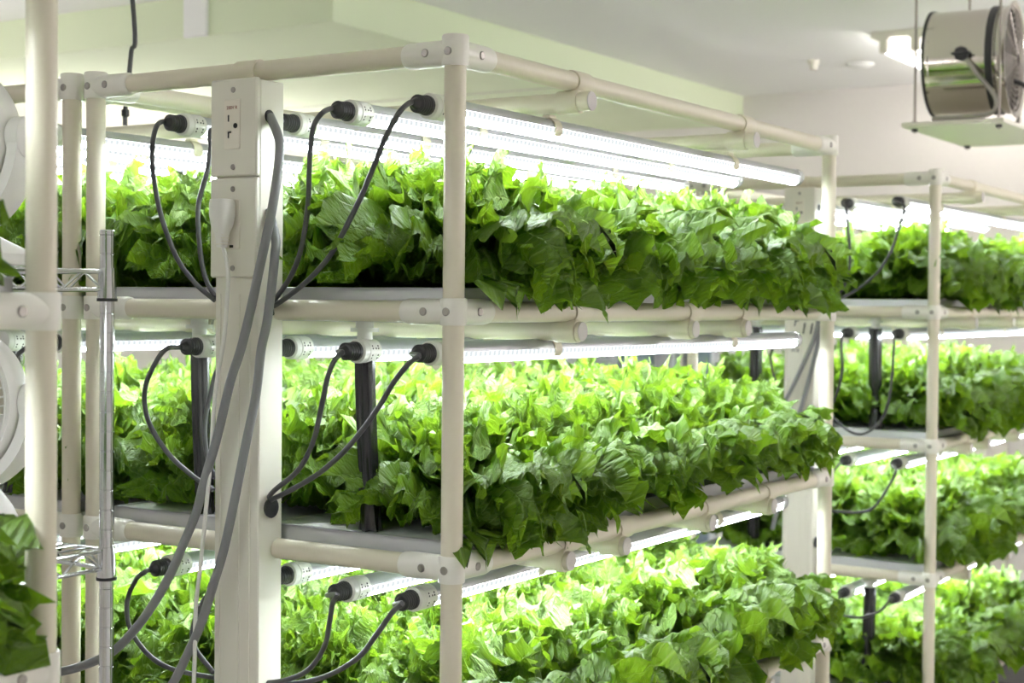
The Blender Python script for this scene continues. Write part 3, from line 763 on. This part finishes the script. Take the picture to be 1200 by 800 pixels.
def desk_fan(c, zbase, label, yaw):
    """circulator fan: centre of the grille c, standing on zbase, facing yaw (radians from -Y)"""
    root = empty('desk_fan', (c[0], c[1], zbase), label, 'fan', 'white desk fans')
    c = np.array(c, float); f = np.array((math.sin(yaw), -math.cos(yaw), 0.0)); s = np.array((f[1] * -1, f[0], 0.0)); u = np.array((0, 0, 1.0)); R = .101
    q = MB(); q.lathe(c - f * .05, f, [(0, R * .80), (.004, R * .90), (.03, R * .985), (.046, R), (.056, R * .985), (.060, R * .95), (.056, R * .88), (.052, R * .872), (.048, R * .88), (.03, R * .93), (.008, R * .84), (.0, R * .80)], 56)
    q.build('housing', M_fanwhite, root)
    q = MB()
    for k in range(48):
        a = 2 * PI * k / 48; d = s * math.cos(a) + u * math.sin(a); d2 = s * math.cos(a + .10) + u * math.sin(a + .10)
        q.tube([c + f * .004 + d * R * .20, c + f * .006 + d * R * .45, c + f * .004 + d2 * R * .875], .0013, 6)
    for rr in (.22, .52, .865):
        q.tube([c + f * .005 + (s * math.cos(2 * PI * t / 40) + u * math.sin(2 * PI * t / 40)) * R * rr for t in range(41)], .0018, 6, cap=False)
    q.lathe(c + f * .002, f, [(0, R * .20), (.006, R * .19), (.009, R * .14), (.010, 0)], 28)
    q.build('grille', M_fanwhite, root)
    q = MB()
    for k in range(3):
        V = []; F = []; nn = 8
        for j in range(nn + 1):
            rr = R * (.12 + .68 * j / nn)
            for e in (-1, 1):
                a = 2 * PI * k / 3 + e * (.55 - .12 * j / nn) + .25 * j / nn
                V.append(c + f * (-.022 + e * .010) + (s * math.cos(a) + u * math.sin(a)) * rr)
        for j in range(nn): F.append([2 * j, 2 * j + 1, 2 * j + 3, 2 * j + 2])
        m0 = len(V); V += [p - f * .002 for p in V]; F += [[i + m0 for i in fc[::-1]] for fc in F]
        q.add(V, F)
    q.lathe(c - f * .045, f, [(0, R * .16), (.03, R * .15), (.034, 0)], 24)
    q.build('fan_blades', M_fangrille, root)
    q = MB(); q.lathe(c - f * .115, f, [(0, 0.0), (.002, R * .35), (.02, R * .55), (.055, R * .70), (.068, R * .80)], 40); q.build('motor_housing', M_fanwhite, root)
    # fork around the lower half, with pivots, on an oval base
    q = MB(); pts = []; n = 32
    for i in range(n + 1):
        a = PI + PI * i / n; a = a - .0
        pts.append((math.cos(a), math.sin(a)))
    ins, outr = R * 1.03, R * 1.16
    poly = [c - f * .045 + s * (x * outr) + u * (y * outr) for x, y in pts] + [c - f * .045 + s * (x * ins) + u * (y * ins) for x, y in pts[::-1]]
    q_ = MB(); n2 = len(pts)
    V = poly + [p + f * .045 for p in poly]; m2 = 2 * n2; F = []
    for i in range(n2 - 1):
        F += [[i, i + 1, m2 - 2 - i, m2 - 1 - i], [m2 + i, m2 + i + 1, 2 * m2 - 2 - i, 2 * m2 - 1 - i], [i, i + 1, m2 + i + 1, m2 + i], [m2 - 1 - i, m2 - 2 - i, 2 * m2 - 2 - i, 2 * m2 - 1 - i]]
    F += [[0, m2 - 1, 2 * m2 - 1, m2], [n2 - 1, n2, m2 + n2, m2 + n2 - 1]]
    q_.add(V, F)
    for sx in (-1, 1): q_.lathe(c - f * .0225 + s * sx * ins * .97, s * sx, [(0, .024), (.016, .024), (.020, .018), (.020, 0)], 24)
    q_.build('fork', M_fanwhite, root)
    zb = c[2] - outr
    bx = np.array((c[0], c[1], 0)) - f * .022
    q = MB(); V = []; ns = 36
    prof = [(0.0, .105, .085), (.012, .108, .088), (.018, .100, .080), (max(.03, zb - zbase - .012), .075, .055), (zb - zbase + .012, .060, .030)]
    for z, a, b in prof:
        for k in range(ns): th = 2 * PI * k / ns; V.append(bx + s * a * math.cos(th) + f * b * math.sin(th) + u * (zbase + z))
    F = [[i * ns + k, i * ns + (k + 1) % ns, (i + 1) * ns + (k + 1) % ns, (i + 1) * ns + k] for i in range(len(prof) - 1) for k in range(ns)] + [list(range(ns)), [(len(prof) - 1) * ns + k for k in range(ns)]]
    q.add(V, F); q.build('base', M_fanwhite, root)
    return root
desk_fan((-.456, -.40, 1.645), SH[0] + .0265, 'white round desk fan on the upper chrome shelf, cut by the left edge', .25)
desk_fan((-.532, -.325, 1.335), SH[1] + .0265, 'white round desk fan on the lower chrome shelf, grille slots showing', .35)

# nearest rack's lettuces at its far end
for k, y, x, s, me, rot in ((2, 1.12, -.108, .96, CORN[0], 0), (2, 1.10, -.33, 1.0, HEADS[1], 1.0), (1, 1.105, -.112, .84, CORN[1], 0), (1, 1.0, -.34, .95, HEADS[2], 2.0)):
    lettuce('C', k, 0 if x > -.2 else 1, 0, x, y, me, rot, s, 1.42 if k == 1 else 1.0)

# ------------------------------------------------------------------ drum fan on a hanging board
sh = empty('hanging_shelf', (-.13, 2.72, 1.93), 'cream board hung from the ceiling on four steel rods, under the drum fan', 'shelf')
bx0, bx1, by0, by1, bz = -.255, .012, 2.44, 3.02, 1.945
MB().box((bx0, by0, bz - .012), (bx1, by1, bz), .002).build('board', M_shelfboard, sh)
for x in (bx0 + .022, bx1 - .025):
    for y in (by0 + .045, by1 - .045):
        q = MB(); q.tube([(x, y, bz - .024), (x, y, CEIL - .001)], .0034, 10, mi=0)
        q.lathe((x, y, bz - .020), (0, 0, 1), [(0, .0085), (.007, .0085)], 6, 1); q.lathe((x, y, bz + .0), (0, 0, 1), [(0, .0085), (.006, .0085)], 6, 1)
        q.build('threaded_rod', [M_rod, M_dark], sh)
df = empty('drum_fan', (-.12, 2.66, bz), 'polished steel drum fan with dark rims on the hanging board', 'fan')
fc = np.array((-.118, 2.63, bz + .036 + .138)); fd = norm((1.0, .06, 0.0)); fs = np.array((-fd[1], fd[0], 0)); R = .138; hl = .106
q = MB(); q.lathe(fc, fd, [(-hl, R - .001), (-hl, R + .002), (-hl + .012, R + .002), (-hl + .014, R), (hl - .03, R), (hl - .028, R + .002), (hl - .004, R + .006), (hl, R + .016), (hl, R + .010), (hl - .012, R - .004), (-hl, R - .004)], 64)
q.build('drum', M_steel, df)
q = MB(); q.lathe(fc, fd, [(-hl - .004, R - .001), (-hl - .004, R + .004), (-hl + .004, R + .004), (-hl + .004, R - .001)], 64)
q.lathe(fc, fd, [(hl - .052, R + .0005), (hl - .052, R + .006), (hl - .034, R + .006), (hl - .034, R + .0005)], 64)
q.build('rim_band', M_blackrub, df)
for e, nm in ((hl - .004, 'grille'), (-hl + .006, 'rear_grille')):
    q = MB(); u = np.array((0, 0, 1.0))
    for rr in np.linspace(.16, 1.0, 9): q.tube([fc + fd * (e + .012 * (1 - rr) * (1 if e > 0 else -1)) + (fs * math.cos(2 * PI * t / 40) + u * math.sin(2 * PI * t / 40)) * R * rr for t in range(41)], .0014, 6, cap=False)
    for k in range(12):
        a = 2 * PI * k / 12; d = fs * math.cos(a) + u * math.sin(a); q.tube([fc + fd * (e + .011 * (1 if e > 0 else -1)) + d * R * .12, fc + fd * e + d * R], .0016, 6)
    q.build(nm, M_rod, df)
q = MB(); u = np.array((0, 0, 1.0))
for k in range(4):
    V = []; F = []; nn = 8
    for j in range(nn + 1):
        rr = R * (.15 + .75 * j / nn)
        for e in (-1, 1):
            a = 2 * PI * k / 4 + e * .42; V.append(fc + fd * (.02 + e * .018) + (fs * math.cos(a) + u * math.sin(a)) * rr)
    for j in range(nn): F.append([2 * j, 2 * j + 1, 2 * j + 3, 2 * j + 2])
    m0 = len(V); V += [p - fd * .002 for p in V]; F += [[i + m0 for i in fc_[::-1]] for fc_ in F]
    q.add(V, F)
q.lathe(fc - fd * .08, fd, [(0, .03), (.002, .042), (.09, .042), (.12, .02), (.122, 0)], 24)
q.build('fan_blades', M_slat, df)
# swivel stand: U-shaped tube with knob on the near side
stand = []
for sgn in (-1, 1):
    side = -fs if sgn < 0 else fs
    side = np.array((side[0], side[1], 0)); pv = fc + side * (R + .012)
    P = [pv, pv + fd * .040 + (0, 0, -.055), pv + fd * .082 + (0, 0, -.108), pv + fd * .088 + (0, 0, -.142), pv + fd * .066 + (0, 0, -.160), pv + fd * .02 + (0, 0, -.163), pv - fd * .075 + (0, 0, -.163)]
    q = MB(); q.tube(smooth_path(P, 6), .0062, 12); q.build('stand_leg', M_screw, df)
    q = MB(); q.lathe(pv - side * .012, side, [(0, .012), (.012, .014), (.014, .019), (.028, .019), (.030, .010)], 8)
    q.box(pv + side * .018 - (.024, .006, .004) , pv + side * .018 + (.024, .006, .004), .003); q.build('knob', M_blackrub, df)
P = [fc + fd * (hl + .002) + fs * -.03 + (0, 0, -.06), fc + fd * (hl + .03) + fs * -.03 + (0, 0, -.075), fc + fd * (hl + .065) + fs * -.03 + (0, 0, -.12), fc + fd * (hl + .06) + fs * -.03 + (0, 0, -.165), fc + fd * (hl + .07) + fs * -.02 + (0, 0, -.19)]
MB().tube(smooth_path(P, 6), .0065, 12).build('power_lead', M_cord, df)

# ------------------------------------------------------------------ ceiling lamp and added fill lamps
def fixture(x, y, label, n=1.18, z=CEIL, bulb=None, wall=False):
    wd = .052 if z == CEIL else .085
    root = empty('ceiling_lamp', (x, y, z - .09), label, 'ceiling lamp', 'twin tube ceiling lamps')
    up = z < CEIL; q = MB()
    prof = [(-.092, 0), (.092, 0), (.092, -.020), (.060, -.034), (.044, -.034), (.030, -.020), (-.030, -.020), (-.044, -.034), (-.060, -.034), (-.092, -.020)]
    if up: prof = [(-.11, -.055), (-.09, -.085), (.09, -.085), (.11, -.055), (.105, -.053), (.087, -.080), (-.087, -.080), (-.105, -.053)]
    q.extr([(x + a, y, z - .001 + b) for a, b in prof], (0, n, 0)); q.build('body', M_shelfboard, root)
    for sx in (-1, 1):
        MB().tube([(x + sx * wd, y + .03, z - .054), (x + sx * wd, y + n - .03, z - .054)], .014, 16).build('tube', bulb or (M_fill if up else M_lamp), root)
        for yy in (y + .004, y + n - .026): MB().box((x + sx * wd - .015, yy, z - .070), (x + sx * wd + .015, yy + .022, z - .030), .004).build('lamp_holder', M_shelfboard, root)
    if wall:
        for yy in (y + .15, y + n - .19): MB().box((X0, yy, z - .10), (x + .02, yy + .04, z - .07), .004).build('bracket', M_shelfboard, root)
    elif z < CEIL:
        for yy in (y + .15, y + n - .15): MB().tube([(x, yy, z - .08), (x, yy, CEIL)], .006, 10).build('stem', M_shelfboard, root)
    return root
fixture(-.575, 3.37, 'twin tube ceiling lamp glowing behind the drum fan')
for i, (x, y, nm) in enumerate(((1.45, 2.3, 'over the aisle'), (2.4, 3.1, 'right of the aisle'), (2.3, .9, 'near the right wall'), (-1.2, -3.1, 'behind the camera'))):  # unseen uplights, added to brighten ceiling, walls and rack fronts
    fixture(x, y, 'added twin tube fill lamp %s, out of frame' % nm, z=CEIL - .50, bulb=None)
fixture(-3.1, .30, 'added twin tube fill lamp beyond the hidden left rack, out of frame', z=CEIL - .50, bulb=M_fill_low)  # unseen lamp added to light the soffit front
fixture(X0 + .16, 2.1, 'added twin tube fill lamp on a wall bracket far left, hidden by the racks', n=2.2, z=1.80, wall=True, bulb=M_fill_wall)  # invented lamp behind the racks, added to light the soffit underside
q = MB(); q.lathe((-1.04, 3.82, CEIL - .001), (0, 0, -1), [(0, .022), (.010, .022), (.018, .016), (.034, .014), (.036, 0)], 20)
tag(q.build('sprinkler_head', M_shelfboard), 'small beige ceiling sensor left of the lamp', 'sensor')
q = MB(); q.lathe((-.92, 3.98, CEIL - .001), (0, 0, -1), [(0, .05), (.006, .05), (.014, .036), (.016, 0)], 28)
tag(q.build('smoke_detector', M_ceil), 'flat white ceiling disc between the sensor and the lamp', 'detector')
# black lead dropping from the ceiling to the hidden left rack
P = [np.array((-.985, .37, CEIL)), at(157, 20, .38), at(154, 60, .38), at(150, 100, .38), at(147, 128, .38), at(146.5, 147, .38)]
hc = empty('hanging_cable', (-.98, .38, 1.76), 'thin black lead hanging from the ceiling above the left power duct', 'cable')
MB().tube(smooth_path(P, 6), .0042, 10).build('lead', M_cord, hc)
q = MB(); q.lathe(at(147, 133, .38), (0, 0, 1), [(-.006, .004), (-.004, .0068), (.006, .0068), (.008, .004)], 14); q.build('connector', M_blackrub, hc)

# ------------------------------------------------------------------ equipment along the far side, glimpsed between tiers
def louvre_unit(x0, x1, y, z1):
    root = empty('air_conditioner', ((x0 + x1) / 2, y, 0), 'pale grey louvred cabinet glimpsed beyond the second-tier lettuce', 'air conditioner')
    MB().box((x0, y, 0), (x1, y + .35, z1), .006).build('cabinet_body', M_cabinet, root)
    q = MB(); z = .5
    while z < z1 - .03: q.box((x0 + .11, y - .012, z), (x1 - .02, y + .002, z + .012), .003); z += .026
    q.build('louvre_slats', M_slat, root)
    q = MB(); z = .5
    while z < z1 - .03: q.box((x0 + .02, y - .010, z), (x0 + .085, y + .002, z + .010), .003); z += .020
    q.build('side_vent', M_ceil, root)
louvre_unit(-2.12, -1.825, 3.78, 1.42)
r_ = empty('pedestal_fan', (-1.735, 3.8, 0), 'blue-grey round fan head beside the louvred cabinet, far back', 'fan')
q = MB(); q.lathe((-1.735, 3.80, 1.262), (.2, -1, 0), [(-.08, .03), (-.06, .062), (0, .066), (.006, .062), (.008, .0)], 36); q.build('head', M_blue, r_)
q = MB(); q.tube([(-1.735, 3.83, .02), (-1.735, 3.83, 1.21)], .014, 14); q.lathe((-1.735, 3.83, 0), (0, 0, 1), [(0, .15), (.015, .15), (.03, .05), (.03, 0)], 30); q.build('stand', M_cabinet, r_)
for x0, x1, mt, lb, lc in ((-1.668, -1.585, M_cabinet, 'narrow pale steel locker far back, right of the blue-grey fan', 'locker'), (-1.515, -1.415, M_cabinet, 'narrow grey-blue steel locker far back, left of the far drain sleeve', 'locker')):
    rt = empty('steel_locker', ((x0 + x1) / 2, 3.8, 0), lb, lc, 'lockers far back')
    MB().box((x0, 3.8, 0), (x1, 4.15, 1.52), .004).build('locker_body', M_cabinet, rt)
    MB().box((x0 + .01, 3.788, .06), (x1 - .012, 3.80, 1.50), .003).build('door', M_slat if x0 < -1.6 else M_blue, rt)
    MB().tube([(x1 + .02, 3.83, 0), (x1 + .02, 3.83, 1.52)], .008, 10).build('side_pipe', M_joint, rt)
sc_ = empty('storage_cabinet', (-.97, 4.35, 0), 'low dark cabinet with white frame by the far wall, right edge', 'cabinet')
MB().box((-1.36, 4.32, .05), (-.58, 4.58, .92), .004).build('cabinet_body', M_slat, sc_)
q = MB(); q.box((-1.40, 4.29, 0), (-1.36, 4.59, .96)); q.box((-.58, 4.29, 0), (-.52, 4.59, .96)); q.box((-1.36, 4.29, .92), (-.58, 4.59, .96)); q.build('frame', M_joint, sc_)
bn = empty('floor_mat_stack', (-.2, 4.0, 0), 'low black platform on the floor at the bottom right corner', 'platform')
MB().box((-.56, 3.72, .03), (.40, 4.3, .20), .01).build('platform_top', M_bench, bn)
q = MB()
for x in (-.5, .34):
    for y in (3.78, 4.24): q.lathe((x, y, 0), (0, 0, 1), [(0, .02), (.03, .02)], 14)
q.build('foot', M_bench, bn)

# ------------------------------------------------------------------ world
w = bpy.data.worlds.new('room air'); SC.world = w; w.use_nodes = True
w.node_tree.nodes['Background'].inputs['Color'].default_value = (.5, .5, .5, 1); w.node_tree.nodes['Background'].inputs['Strength'].default_value = 0.05
SC.cycles.use_denoising = True
SC.cycles.max_bounces = 10; SC.cycles.diffuse_bounces = 6; SC.cycles.transmission_bounces = 6; SC.cycles.glossy_bounces = 4
SC.cycles.sample_clamp_indirect = 6.0
